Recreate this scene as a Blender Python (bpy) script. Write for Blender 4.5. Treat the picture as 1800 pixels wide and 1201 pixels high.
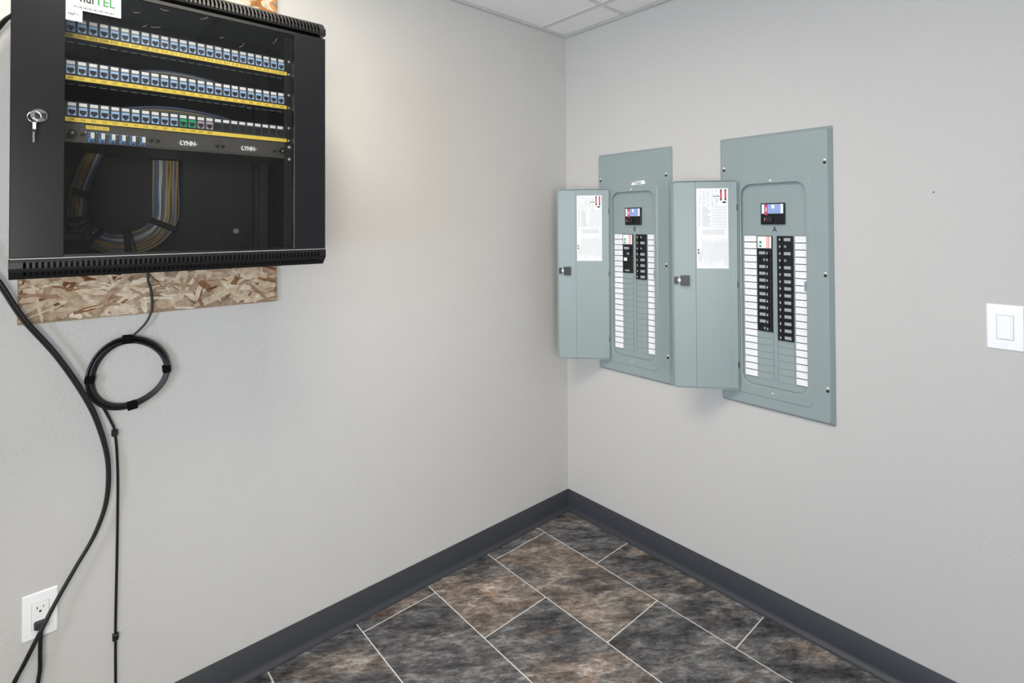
import bpy, bmesh, math, random
from mathutils import Vector, Matrix
random.seed(11)
sc = bpy.context.scene
for o in list(bpy.data.objects):
    bpy.data.objects.remove(o)

# ------------------------------------------------------------------ camera, light, exposure
def cam_matrix(loc, yaw, pitch, roll):
    f = Vector((math.cos(yaw)*math.cos(pitch), math.sin(yaw)*math.cos(pitch), math.sin(pitch)))
    r = Vector((math.sin(yaw), -math.cos(yaw), 0)); u = r.cross(f)
    c, s = math.cos(roll), math.sin(roll)
    r2 = c*r + s*u; u2 = -s*r + c*u
    m = Matrix((r2, u2, -f)).transposed().to_4x4(); m.translation = Vector(loc)
    return m
cd = bpy.data.cameras.new('camera'); cam = bpy.data.objects.new('camera', cd)
sc.collection.objects.link(cam); sc.camera = cam
cam.matrix_world = cam_matrix((-2.00138, -1.90941, 1.46626), 0.8281012, 0.0131851, -0.0050102)
cd.sensor_width = 36; cd.lens = 931.377/1800*36
cd.shift_x = -(934.148-900)/1800; cd.shift_y = (383.342-600.5)/1800
cd.clip_start = 0.01

ROOM_X, ROOM_Y, ROOM_Z = -3.70, -3.90, 2.44
w = bpy.data.worlds.new('overcast_sky'); sc.world = w; w.use_nodes = True
w.node_tree.nodes['Background'].inputs[0].default_value = (0.75, 0.86, 1.0, 1)
w.node_tree.nodes['Background'].inputs[1].default_value = 1.0
sc.view_settings.view_transform = 'Standard'; sc.view_settings.look = 'None'
sc.view_settings.gamma = 1; sc.view_settings.use_curve_mapping = False
sc.view_settings.exposure = 0.11
sc.cycles.max_bounces = 9; sc.cycles.diffuse_bounces = 6; sc.cycles.glossy_bounces = 4
TROFFER = 15.7          # emission of the ceiling light diffuser
SIDE_FILL_W = 74.0       # added cool fill light outside the side wall window, source unseen
BACK_FILL_W = 90.0           # added fill light at the window behind the camera, source unseen
ld = bpy.data.lights.new('back_fill_light', 'AREA'); ld.shape = 'RECTANGLE'
ld.size, ld.size_y, ld.energy, ld.color = 1.15, 1.6, BACK_FILL_W, (1.0, .98, .94)
lo = bpy.data.objects.new('back_fill_light', ld); sc.collection.objects.link(lo)
WX0, WX1, WZ0, WZ1 = -3.60, -2.45, .35, 1.95           # opening added in the wall behind the camera for the fill light
lo.location = ((WX0+WX1)/2, ROOM_Y-.12, (WZ0+WZ1)/2); lo.rotation_euler = (math.radians(90), 0, 0)

DY0, DY1, DZB, DZT = -2.25, -1.25, .75, 2.15              # unseen window added in the side wall to let the cool fill in
dd = bpy.data.lights.new('side_fill_light', 'AREA'); dd.shape = 'RECTANGLE'
dd.size, dd.size_y, dd.energy, dd.color = 1.0, 1.4, SIDE_FILL_W, (.755, .842, 1.0)
do = bpy.data.objects.new('side_fill_light', dd); C0 = sc.collection; C0.objects.link(do)
do.location = (ROOM_X-.20, (DY0+DY1)/2, (DZB+DZT)/2); do.rotation_euler = (math.radians(90), 0, math.radians(-90))

# ------------------------------------------------------------------ helpers
def lin(h):
    if not isinstance(h, str): return tuple(h)+(1,)
    h = h.lstrip('#'); v = [int(h[i:i+2], 16)/255 for i in (0, 2, 4)]
    return tuple(x/12.92 if x <= .04045 else ((x+.055)/1.055)**2.4 for x in v)+(1,)
def mat(name, col, rough=.5, metal=0, spec=.5, emit=0, bump=None, coat=0):
    m = bpy.data.materials.new(name); m.use_nodes = True
    nt = m.node_tree; b = nt.nodes['Principled BSDF']
    b.inputs['Base Color'].default_value = lin(col); b.inputs['Roughness'].default_value = rough
    b.inputs['Metallic'].default_value = metal; b.inputs['Specular IOR Level'].default_value = spec
    b.inputs['Coat Weight'].default_value = coat
    if emit:
        b.inputs['Emission Color'].default_value = lin(col); b.inputs['Emission Strength'].default_value = emit
    if bump:
        scale, strength, dist = bump
        tc = nt.nodes.new('ShaderNodeTexCoord'); n = nt.nodes.new('ShaderNodeTexNoise'); bp = nt.nodes.new('ShaderNodeBump')
        n.inputs['Scale'].default_value = scale; n.inputs['Detail'].default_value = 3
        bp.inputs['Strength'].default_value = strength; bp.inputs['Distance'].default_value = dist
        nt.links.new(tc.outputs['Object'], n.inputs['Vector']); nt.links.new(n.outputs['Fac'], bp.inputs['Height'])
        nt.links.new(bp.outputs['Normal'], b.inputs['Normal'])
    return m
class N:
    """tiny node-graph helper"""
    def __init__(s, m): s.nt = m.node_tree; s.b = s.nt.nodes['Principled BSDF']
    def n(s, t, ins=None, **kw):
        nd = s.nt.nodes.new('ShaderNode'+t)
        for k, v in kw.items(): setattr(nd, k, v)
        for k, v in (ins or {}).items():
            if hasattr(v, 'is_output') or isinstance(v, bpy.types.NodeSocket): s.nt.links.new(v, nd.inputs[k])
            else: nd.inputs[k].default_value = v
        return nd
    def mix(s, f, a, b, blend='MIX'):
        nd = s.nt.nodes.new('ShaderNodeMix'); nd.data_type = 'RGBA'; nd.blend_type = blend
        for i, v in ((0, f), (6, a), (7, b)):
            if isinstance(v, bpy.types.NodeSocket): s.nt.links.new(v, nd.inputs[i])
            else: nd.inputs[i].default_value = v
        return nd.outputs[2]
    def math(s, op, a, b=0.0, clamp=False):
        nd = s.nt.nodes.new('ShaderNodeMath'); nd.operation = op; nd.use_clamp = clamp
        for i, v in ((0, a), (1, b)):
            if isinstance(v, bpy.types.NodeSocket): s.nt.links.new(v, nd.inputs[i])
            else: nd.inputs[i].default_value = v
        return nd.outputs[0]
    def ramp(s, f, stops):
        nd = s.nt.nodes.new('ShaderNodeValToRGB'); e = nd.color_ramp.elements
        while len(e) < len(stops): e.new(.5)
        for el, (p, c) in zip(e, stops): el.position = p; el.color = c
        s.nt.links.new(f, nd.inputs[0]); return nd.outputs[0]
    def link(s, a, name): s.nt.links.new(a, s.b.inputs[name])

def catmull(pts, n):
    pts = [Vector(p) for p in pts]; out = []
    P = [2*pts[0]-pts[1]]+pts+[2*pts[-1]-pts[-2]]
    for i in range(1, len(P)-2):
        a, b, c, d = P[i-1:i+3]
        for k in range(n):
            t = k/n
            out.append(.5*((2*b)+(c-a)*t+(2*a-5*b+4*c-d)*t*t+(3*b-a-3*c+d)*t**3))
    out.append(pts[-1]); return out
def rrect(u0, u1, v0, v1, r, k=6):
    out = []
    for cx, cy, a0 in ((u1-r, v1-r, 0), (u0+r, v1-r, 90), (u0+r, v0+r, 180), (u1-r, v0+r, 270)):
        for i in range(k+1):
            a = math.radians(a0+90*i/k); out.append((cx+r*math.cos(a), cy+r*math.sin(a)))
    return out
class MB:
    def __init__(s): s.v = []; s.f = []
    def add(s, vs, fs):
        o = len(s.v); s.v += [tuple(x) for x in vs]; s.f += [tuple(i+o for i in f) for f in fs]; return s
    def box(s, a0, a1, b0, b1, c0, c1):
        vs = [(x, y, z) for z in (c0, c1) for y in (b0, b1) for x in (a0, a1)]
        return s.add(vs, [(0,2,3,1), (4,5,7,6), (0,1,5,4), (2,6,7,3), (0,4,6,2), (1,3,7,5)])
    def rbox(s, a0, a1, b0, b1, c0, c1, r=.001, ch=.0006):
        """plate: rounded corners, front edge chamfered towards +c"""
        return s.loft([(rrect(a0, a1, b0, b1, r, 3), c0), (rrect(a0, a1, b0, b1, r, 3), c1-ch),
                       (rrect(a0+ch, a1-ch, b0+ch, b1-ch, max(r-ch, .0001), 3), c1)])
    def loft(s, loops, cap0=True, cap1=True):
        n = len(loops[0][0]); vs = []; fs = []
        for pts, z in loops: vs += [(p[0], p[1], z) for p in pts]
        for l in range(len(loops)-1):
            for i in range(n):
                j = (i+1) % n; fs.append((l*n+i, l*n+j, (l+1)*n+j, (l+1)*n+i))
        if cap0: fs.append(tuple(range(n-1, -1, -1)))
        if cap1: fs.append(tuple((len(loops)-1)*n+i for i in range(n)))
        return s.add(vs, fs)
    def cyl(s, c, r, z0, z1, seg=16, r1=None):
        r1 = r if r1 is None else r1
        l = lambda R: [(c[0]+R*math.cos(2*math.pi*i/seg), c[1]+R*math.sin(2*math.pi*i/seg)) for i in range(seg)]
        return s.loft([(l(r), z0), (l(r1), z1)])
    def tube(s, pts, r, seg=10, closed=False):
        pts = [Vector(p) for p in pts]; n = len(pts); vs = []; fs = []
        rr = r if isinstance(r, (list, tuple)) else [r]*n
        up = None
        for i, p in enumerate(pts):
            if closed: t = pts[(i+1) % n]-pts[i-1]
            else: t = pts[min(i+1, n-1)]-pts[max(i-1, 0)]
            t.normalize()
            if up is None:
                up = Vector((0, 0, 1)) if abs(t.z) < .8 else Vector((1, 0, 0))
            up = (up-t*up.dot(t)).normalized(); bi = t.cross(up)
            for k in range(seg):
                a = 2*math.pi*k/seg; vs.append(p+rr[i]*(math.cos(a)*up+math.sin(a)*bi))
        m = n if closed else n-1
        for i in range(m):
            for k in range(seg):
                k2 = (k+1) % seg; j = (i+1) % n
                fs.append((i*seg+k, i*seg+k2, j*seg+k2, j*seg+k))
        if not closed:
            fs.append(tuple(range(seg-1, -1, -1))); fs.append(tuple((n-1)*seg+k for k in range(seg)))
        return s.add(vs, fs)
    def ribbon(s, pts, wd, z):
        for (x0, y0), (x1, y1) in zip(pts[:-1], pts[1:]):
            d = Vector((x1-x0, y1-y0)); L = d.length
            if L < 1e-6: continue
            n = Vector((-d.y, d.x))/L*wd/2
            s.add([(x0+n.x, y0+n.y, z), (x0-n.x, y0-n.y, z), (x1-n.x, y1-n.y, z), (x1+n.x, y1+n.y, z)], [(0, 1, 2, 3)])
        return s
    def dome(s, c, r, z0, h, seg=14, rings=4):
        loops = []
        for i in range(rings+1):
            a = math.pi/2*i/rings; R = max(r*math.cos(a), r*.04)
            loops.append(([(c[0]+R*math.cos(2*math.pi*k/seg), c[1]+R*math.sin(2*math.pi*k/seg)) for k in range(seg)], z0+h*math.sin(a)))
        return s.loft(loops)
    def mesh(s, name, m, smooth=True, org=(0, 0, 0), sharp=35):
        me = bpy.data.meshes.new(name)
        me.from_pydata([(v[0]-org[0], v[1]-org[1], v[2]-org[2]) for v in s.v], [], s.f)
        bm = bmesh.new(); bm.from_mesh(me); bmesh.ops.recalc_face_normals(bm, faces=bm.faces); bm.to_mesh(me); bm.free()
        if m: me.materials.append(m)
        if smooth:
            for p in me.polygons: p.use_smooth = True
            me.set_sharp_from_angle(angle=math.radians(sharp))
        return me
C = sc.collection
def link(name, data, parent=None, loc=None, color=None):
    o = bpy.data.objects.new(name, data); C.objects.link(o)
    if parent: o.parent = parent
    if loc: o.location = loc
    if color: o.color = color
    return o
def tag(o, label=None, cat=None, group=None, kind=None):
    for k, v in (('label', label), ('category', cat), ('group', group), ('kind', kind)):
        if v: o[k] = v
    return o
ORG = {}
def root(name, frame, org, label, cat, group=None):
    """Empty at a thing's base. frame L: u=+X v=+Z n=-Y ; R: u=-Y v=+Z n=-X ; W: world"""
    o = bpy.data.objects.new(name, None); C.objects.link(o); o.empty_display_size = .05
    u, v, n = org
    if frame == 'L': o.location = (u, -n, v); o.rotation_euler = (math.pi/2, 0, 0)
    elif frame == 'R': o.location = (-n, -u, v); o.rotation_euler = (math.pi/2, 0, -math.pi/2)
    else: o.location = org
    ORG[o.name] = org
    return tag(o, label, cat, group)
def part(r, name, mb, m, smooth=True, label=None, sub=None, kind=None, sharp=35):
    """mesh part under root r (or under part `sub` of it), given in the root's frame"""
    o = link(name, mb.mesh(name, m, smooth, ORG[r.name], sharp), sub or r)
    return tag(o, label, kind=kind)
def text(mb, s, u, v, n, size, sx=1.0, align='CENTER', rot=0, weight=0):
    cu = bpy.data.curves.new('t', 'FONT'); cu.body = s; cu.size = size; cu.align_x = align; cu.align_y = 'CENTER'
    cu.resolution_u = 2; cu.offset = weight
    ob = bpy.data.objects.new('t', cu); me = bpy.data.meshes.new_from_object(ob)
    c, sn = math.cos(rot), math.sin(rot)
    mb.add([(u+(q.co.x*sx)*c-q.co.y*sn, v+(q.co.x*sx)*sn+q.co.y*c, n) for q in me.vertices], [tuple(p.vertices) for p in me.polygons])
    bpy.data.objects.remove(ob); bpy.data.curves.remove(cu); bpy.data.meshes.remove(me)
def scribble(mb, u, v, wd, ht, n, lw=.0004):
    x = u; pts = [(x, v)]
    while x < u+wd:
        x += random.uniform(.0008, .0022); pts.append((x, v+random.uniform(-ht, ht)))
        if random.random() < .25:
            if len(pts) > 1: mb.ribbon(pts, lw, n)
            x += .0015; pts = [(x, v+random.uniform(-ht, ht))]
    if len(pts) > 1: mb.ribbon(pts, lw, n)

# ------------------------------------------------------------------ materials
def wall_mat(name, col, strength):
    m = mat(name, col, .62, spec=.3); g = N(m)
    tc = g.n('TexCoord').outputs['Object']
    n1 = g.n('TexNoise', {'Vector': tc, 'Scale': 125.0, 'Detail': 2.0, 'Roughness': .5}).outputs['Fac']
    n2 = g.n('TexNoise', {'Vector': tc, 'Scale': 7.0, 'Detail': 2.0}).outputs['Fac']
    blobs = g.ramp(n1, [(.50, (0, 0, 0, 1)), (.64, (1, 1, 1, 1))])
    mask = g.ramp(n2, [(.35, (.25, .25, .25, 1)), (.65, (1, 1, 1, 1))])
    h = g.mix(1.0, blobs, mask, 'MULTIPLY')
    bp = g.n('Bump', {'Height': h, 'Strength': strength, 'Distance': .0012})
    g.link(bp.outputs['Normal'], 'Normal')
    return m
M = {}
M['wall'] = wall_mat('wall_paint', (.545, .532, .515), .50)
M['wall2'] = wall_mat('wall_paint_smoother', (.545, .532, .515), .22)
M['ceil'] = mat('ceiling_tile', (.90, .895, .88), .9, bump=(300, .25, .001))
M['tbar'] = mat('ceiling_grid', (.66, .66, .65), .5)
M['base'] = mat('vinyl_base', '#3a3c42', .48, spec=.4)
M['grout'] = mat('grout', '#dad8d5', .9)
M['black'] = mat('black_powder_coat', '#0d0d0e', .36, spec=.4, bump=(900, .06, .0005))
M['blackdoor'] = mat('black_door_steel', '#17181a', .24, spec=.32, bump=(900, .05, .0005))
M['inner'] = mat('rack_inside', '#232323', .6, spec=.3)
M['rail'] = mat('rail_black', '#17181a', .45)
M['panelmetal'] = mat('patch_panel_metal', '#2b2f36', .45)
M['fiberpanel'] = mat('fiber_panel_metal', '#45423e', .5)
M['chrome'] = mat('chrome', '#d8d8d8', .16, 1)
M['steel'] = mat('zinc_steel', '#d2d2d2', .28, .55)
M['blue'] = mat('jack_blue', '#a3c2ea', .4)
M['green'] = mat('jack_green', '#12b273', .4)
M['mauve'] = mat('jack_mauve', '#b3a3ab', .4)
M['port'] = mat('port_dark', '#141c2c', .4)
M['white'] = mat('white_plastic', '#eeeeee', .35)
M['paper'] = mat('paper', '#efefef', .75)
M['yellow'] = mat('yellow_tape', '#f4d552', .45)
M['ink'] = mat('ink', '#1d1a12', .6)
M['inkgrey'] = mat('ink_grey', '#9b9da0', .7)
M['inkpale'] = mat('ink_pale', '#c6c8cb', .7)
M['red'] = mat('label_red', '#c43a4a', .5)
M['orange'] = mat('label_orange', '#e2714a', .5)
M['teal'] = mat('label_green', '#bfe8d6', .5)
M['printgreen'] = mat('sign_green', '#1a6a31', .5)
M['labelblue'] = mat('label_blue', '#8fa3d6', .5)
M['navy'] = mat('adapter_blue', '#4f78a8', .4)
M['cable'] = mat('black_cable', '#0d0e10', .38, spec=.5)
M['strap'] = mat('hook_loop_strap', '#0e0e10', .9, spec=.1)
M['cy'] = mat('cable_yellow', '#b8924a', .5); M['cb'] = mat('cable_blue', '#5f6d88', .5)
M['cw'] = mat('cable_white', '#c8c7bf', .5); M['cg'] = mat('cable_olive', '#958d60', .5)
M['greysteel'] = mat('panel_grey_enamel', '#8f9c9c', .34, spec=.5, bump=(1200, .03, .0003))
M['breaker'] = mat('breaker_black', '#0e0f12', .32)
M['stickergrey'] = mat('breaker_sticker', '#a0a3a8', .45)
M['dark'] = mat('dark_gap', '#0b0c0e', .7)
M['plate'] = mat('wall_plate_white', '#f2f2f3', .3)
M['emit'] = mat('light_diffuser', (1.0, .915, .79), .6, emit=TROFFER)
M['lampframe'] = mat('lamp_frame', '#e6e6e4', .4)
M['frame'] = mat('window_frame', '#e9e9e7', .4)

def glass_mat(name, tint, refl):
    m = bpy.data.materials.new(name); m.use_nodes = True; nt = m.node_tree; nt.nodes.clear()
    out = nt.nodes.new('ShaderNodeOutputMaterial'); mx = nt.nodes.new('ShaderNodeMixShader')
    tr = nt.nodes.new('ShaderNodeBsdfTransparent'); gl = nt.nodes.new('ShaderNodeBsdfGlossy'); fr = nt.nodes.new('ShaderNodeFresnel')
    tr.inputs[0].default_value = tint; gl.inputs['Roughness'].default_value = .03; fr.inputs[0].default_value = refl
    nt.links.new(fr.outputs[0], mx.inputs[0]); nt.links.new(tr.outputs[0], mx.inputs[1])
    nt.links.new(gl.outputs[0], mx.inputs[2]); nt.links.new(mx.outputs[0], out.inputs[0])
    return m
M['glass'] = glass_mat('door_glass', (.965, .97, .97, 1), 1.40)
M['clear'] = glass_mat('window_glass', (.97, .98, .98, 1), 1.4)

def tile_mat():
    m = mat('slate_floor_tile', '#5a5c60', .58, spec=.3); g = N(m)
    info = g.n('ObjectInfo'); sep = g.n('SeparateColor', {'Color': info.outputs['Color']})
    brown, seed, dark = sep.outputs[0], sep.outputs[1], sep.outputs[2]
    tc = g.n('TexCoord').outputs['Object']
    off = g.n('CombineXYZ', {'X': g.math('MULTIPLY', seed, 13.0), 'Y': g.math('MULTIPLY', seed, 29.0), 'Z': g.math('MULTIPLY', seed, 7.0)})
    pos = g.n('VectorMath', {0: tc, 1: off.outputs[0]}, operation='ADD').outputs[0]
    rot = g.n('Mapping', {'Vector': pos, 'Rotation': (0, 0, math.radians(38))}).outputs[0]
    stre = g.n('Mapping', {'Vector': rot, 'Scale': (1.0, 2.4, 1.0)}).outputs[0]
    wn = g.n('TexNoise', {'Vector': stre, 'Scale': 3.0, 'Detail': 6.0, 'Roughness': .6}).outputs['Color']
    wp = g.n('VectorMath', {0: stre, 1: g.n('VectorMath', {0: wn, 'Scale': .22}, operation='SCALE').outputs[0]}, operation='ADD').outputs[0]
    big = g.n('TexNoise', {'Vector': wp, 'Scale': 2.2, 'Detail': 5.0, 'Roughness': .55}).outputs['Fac']
    mid = g.n('TexNoise', {'Vector': wp, 'Scale': 6.5, 'Detail': 9.0, 'Roughness': .66}).outputs['Fac']
    fine = g.n('TexNoise', {'Vector': g.n('VectorMath', {0: stre, 1: g.n('VectorMath', {0: wn, 'Scale': .10}, operation='SCALE').outputs[0]}, operation='ADD').outputs[0], 'Scale': 26.0, 'Detail': 12.0, 'Roughness': .74}).outputs['Fac']
    fleck = g.n('TexNoise', {'Vector': g.n('Mapping', {'Vector': rot, 'Scale': (1.0, 2.2, 1.0)}).outputs[0], 'Scale': 70.0, 'Detail': 6.0, 'Roughness': .7}).outputs['Fac']
    vein = g.n('TexNoise', {'Vector': wp, 'Scale': 5.5, 'Detail': 6.0, 'Roughness': .6}).outputs['Fac']
    grey = g.ramp(mid, [(.25, lin('#2c2b2c')), (.42, lin('#4b4a4b')), (.56, lin('#706f6f')), (.78, lin('#a5a3a0'))])
    tan = g.ramp(mid, [(.25, lin('#4d4845')), (.43, lin('#7d7067')), (.58, lin('#9d8f83')), (.82, lin('#c4b9ae'))])
    rust = g.ramp(mid, [(.3, lin('#6b5140')), (.7, lin('#b58f6f'))])
    t = g.math('ADD', g.math('MULTIPLY', big, 3.8), g.math('SUBTRACT', g.math('MULTIPLY', brown, 1.3), 2.40))
    c = g.mix(g.math('MULTIPLY', t, 1.6, True), grey, tan)
    vr = g.ramp(vein, [(.60, (0, 0, 0, 1)), (.70, (1, 1, 1, 1))])
    c = g.mix(g.math('MULTIPLY', vr, g.math('MULTIPLY', brown, .85), True), c, rust)
    fr = g.ramp(fine, [(.36, (.36, .36, .36, 1)), (.5, (.90, .90, .90, 1)), (.64, (1.75, 1.75, 1.75, 1))])
    c = g.mix(1.0, c, fr, 'MULTIPLY')
    lt = g.ramp(g.n('TexNoise', {'Vector': wp, 'Scale': 3.1, 'Detail': 5.0, 'Roughness': .6}).outputs['Color'], [(.36, (.66, .66, .67, 1)), (.52, (1, 1, 1, 1)), (.66, (1.28, 1.27, 1.26, 1))])
    c = g.mix(1.0, c, lt, 'MULTIPLY')
    crack = g.ramp(g.math('ABSOLUTE', g.math('SUBTRACT', vein, .5)), [(0.0, (.45, .45, .45, 1)), (.012, (1, 1, 1, 1))])
    c = g.mix(.7, c, crack, 'MULTIPLY')
    fl_ = g.ramp(fleck, [(.60, (0, 0, 0, 1)), (.74, (1, 1, 1, 1))])
    c = g.mix(g.math('MULTIPLY', fl_, .28, True), c, lin('#b9b7b4'))
    dk = g.ramp(fleck, [(.28, (1, 1, 1, 1)), (.40, (0, 0, 0, 1))])
    c = g.mix(g.math('MULTIPLY', dk, .35, True), c, lin('#26272a'))
    g.link(c, 'Base Color')
    bp = g.n('Bump', {'Height': g.math('ADD', mid, g.math('MULTIPLY', fine, .5)), 'Strength': .55, 'Distance': .003})
    g.link(bp.outputs['Normal'], 'Normal')
    return m
M['tile'] = tile_mat()
def wood_mat(name, use_color):
    m = mat(name, '#c4a98a', .75, spec=.25); g = N(m)
    tc = g.n('TexCoord').outputs['Object']; info = g.n('ObjectInfo')
    off = g.n('CombineXYZ', {'X': g.math('MULTIPLY', info.outputs['Random'], 31.0), 'Y': g.math('MULTIPLY', info.outputs['Random'], 17.0)})
    pos = g.n('VectorMath', {0: tc, 1: off.outputs[0]}, operation='ADD').outputs[0]
    st = g.n('Mapping', {'Vector': pos, 'Scale': (1.6, 9.0, 1.0) if use_color else (9.0, 110.0, 9.0)}).outputs[0]
    n1 = g.n('TexNoise', {'Vector': st, 'Scale': 2.0, 'Detail': 5.0, 'Roughness': .65}).outputs['Fac']
    n2 = g.n('TexNoise', {'Vector': g.n('NewGeometry').outputs['Position'], 'Scale': 60.0, 'Detail': 6.0, 'Roughness': .65}).outputs['Fac']
    f = g.ramp(n1, [(.28, (.58, .52, .46, 1)), (.46, (.92, .90, .87, 1)), (.56, (1, 1, 1, 1)), (.78, (1.16, 1.17, 1.18, 1))])
    f2 = g.ramp(n2, [(.30, (.52, .47, .42, 1)), (.45, (.90, .88, .86, 1)), (.65, (1.10, 1.10, 1.10, 1))])
    base = info.outputs['Color'] if use_color else lin('#9c8a75')
    c = g.mix(1.0, g.mix(1.0, base, f, 'MULTIPLY'), f2, 'MULTIPLY')
    g.link(c, 'Base Color')
    return m
M['strand'] = wood_mat('wood_strand', True); M['osb'] = wood_mat('osb_core', False)

# ------------------------------------------------------------------ the setting
T = .10
def struct(name, mb, m, label, smooth=False):
    o = link(name, mb.mesh(name, m, smooth)); return tag(o, label, kind='structure')
struct('wall_left', MB().box(ROOM_X-T, T, 0, T, -.05, ROOM_Z+.15), M['wall'], 'warm grey textured wall that carries the network cabinet')
struct('wall_right', MB().box(0, T, ROOM_Y-T, 0, -.05, ROOM_Z+.15), M['wall2'], 'warm grey wall that carries the two breaker panels')
struct('wall_near', MB().box(ROOM_X-T, ROOM_X, ROOM_Y-T, DY0, -.05, ROOM_Z+.15).box(ROOM_X-T, ROOM_X, DY1, 0, -.05, ROOM_Z+.15).box(ROOM_X-T, ROOM_X, DY0, DY1, DZT, ROOM_Z+.15).box(ROOM_X-T, ROOM_X, DY0, DY1, -.05, DZB), M['wall'], 'grey side wall with an added window, left of the camera')
dw = struct('added_window_2', MB().box(ROOM_X-T-.01, ROOM_X+.01, DY0, DY0+.035, DZB, DZT).box(ROOM_X-T-.01, ROOM_X+.01, DY1-.035, DY1, DZB, DZT).box(ROOM_X-T-.01, ROOM_X+.01, DY0, DY1, DZT-.035, DZT).box(ROOM_X-T-.01, ROOM_X+.01, DY0, DY1, DZB, DZB+.035), M['frame'], 'white framed window added in the side wall to bring in light')
link('added_window_pane', MB().box(ROOM_X-.06, ROOM_X-.055, DY0+.035, DY1-.035, DZB+.035, DZT-.035).mesh('added_window_pane', M['clear'], False), dw)
mb = MB()
mb.box(ROOM_X, WX0, ROOM_Y-T, ROOM_Y, -.05, ROOM_Z+.15).box(WX1, T, ROOM_Y-T, ROOM_Y, -.05, ROOM_Z+.15)
mb.box(WX0, WX1, ROOM_Y-T, ROOM_Y, -.05, WZ0).box(WX0, WX1, ROOM_Y-T, ROOM_Y, WZ1, ROOM_Z+.15)
struct('wall_back', mb, M['wall'], 'grey wall with the added window behind the camera')
mb = MB(); wm = (WX0+WX1)/2
for a, b, c, d in ((WX0, WX1, WZ0, WZ0+.04), (WX0, WX1, WZ1-.04, WZ1), (WX0, WX0+.04, WZ0, WZ1), (WX1-.04, WX1, WZ0, WZ1), (wm-.02, wm+.02, WZ0, WZ1)):
    mb.box(a, b, ROOM_Y-.06, ROOM_Y-.02, c, d)
wf = struct('added_window_1', mb, M['frame'], 'white framed window added behind the camera to bring in light')
link('added_window_pane', MB().box(WX0+.04, WX1-.04, ROOM_Y-.042, ROOM_Y-.038, WZ0+.04, WZ1-.04).mesh('added_window_pane', M['clear'], False), wf)

# floor: grout bed with every tile as a piece
fl = struct('floor', MB().box(ROOM_X, 0, ROOM_Y, 0, -.05, -.0016), M['grout'], 'floor of slate look tiles with pale grout')
JX = [0, -.2355] + [-.2355-.3043*k for k in range(1, 13)]
BROWN = {(0,0): .42, (0,1): .40, (1,0): .25, (1,1): .80, (1,2): .22, (2,0): .70, (2,1): .52, (3,0): .62, (3,1): .26, (4,0): .30, (0,2): .33, (3,2): .3, (2,2): .25}
G = .0024
for r in range(len(JX)-1):
    xa, xb = max(JX[r+1], ROOM_X), JX[r]
    if xb-xa < .02: continue
    js = [0]; y = -.39 if r % 2 == 0 else -.071
    while y > ROOM_Y: js.append(y); y -= .629
    js.append(ROOM_Y)
    for k in range(len(js)-1):
        x0, x1, y0, y1 = xa+G, xb-G, js[k+1]+G, js[k]-G
        cx, cy, hx, hy = (x0+x1)/2, (y0+y1)/2, (x1-x0)/2, (y1-y0)/2
        ch = .0012
        b = MB().loft([(rrect(-hx, hx, -hy, hy, .002, 1), -.006), (rrect(-hx, hx, -hy, hy, .002, 1), -ch*.7), (rrect(-hx+ch, hx-ch, -hy+ch, hy-ch, .001, 1), 0)])
        link('floor_tile', b.mesh('floor_tile', M['tile'], False), fl, (cx, cy, 0),
             (BROWN.get((r, k), random.uniform(.05, .4)), random.random(), random.random(), 1))

# ceiling: slab above, lay-in tiles, T bars and wall angle
ce = struct('ceiling', MB().box(ROOM_X, 0, ROOM_Y, 0, ROOM_Z+.10, ROOM_Z+.14), M['ceil'], 'suspended ceiling of white lay-in tiles')
CX = [0, -.19]; CY = [0, -.40]
while CX[-1]-.61 > ROOM_X: CX.append(CX[-1]-.61)
while CY[-1]-.61 > ROOM_Y: CY.append(CY[-1]-.61)
CX.append(ROOM_X); CY.append(ROOM_Y)
TROFF = [(3, 1)]       # cell that holds the 2x4 light (it spans two cells in Y)
taken = set()
for i, j in TROFF: taken |= {(i, j), (i, j+1)}
for i in range(len(CX)-1):
    for j in range(len(CY)-1):
        if (i, j) in taken: continue
        x0, x1, y0, y1 = CX[i+1]+.004, CX[i]-.004, CY[j+1]+.004, CY[j]-.004
        link('ceiling_tile', MB().box(x0, x1, y0, y1, ROOM_Z+.006, ROOM_Z+.020).mesh('ceiling_tile', M['ceil'], False), ce)
for x in CX[1:-1]: link('grid_bar', MB().box(x-.012, x+.012, ROOM_Y, 0, ROOM_Z+.0025, ROOM_Z+.006).box(x-.001, x+.001, ROOM_Y, 0, ROOM_Z+.006, ROOM_Z+.04).mesh('grid_bar', M['tbar'], False), ce)
for y in CY[1:-1]:
    for i in range(len(CX)-1):
        if (i, CY.index(y)) in taken and (i, CY.index(y)-1) in taken: continue
        link('grid_bar', MB().box(CX[i+1]+.012, CX[i]-.012, y-.012, y+.012, ROOM_Z+.003, ROOM_Z+.006).mesh('grid_bar', M['tbar'], False), ce)
link('wall_angle', MB().box(ROOM_X, 0, -.022, 0, ROOM_Z, ROOM_Z+.002).box(ROOM_X, 0, -.0015, 0, ROOM_Z, ROOM_Z+.02).mesh('wall_angle', M['tbar'], False), ce)
link('wall_angle', MB().box(-.022, 0, ROOM_Y, -.022, ROOM_Z, ROOM_Z+.002).box(-.0015, 0, ROOM_Y, 0, ROOM_Z, ROOM_Z+.02).mesh('wall_angle', M['tbar'], False), ce)

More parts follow.
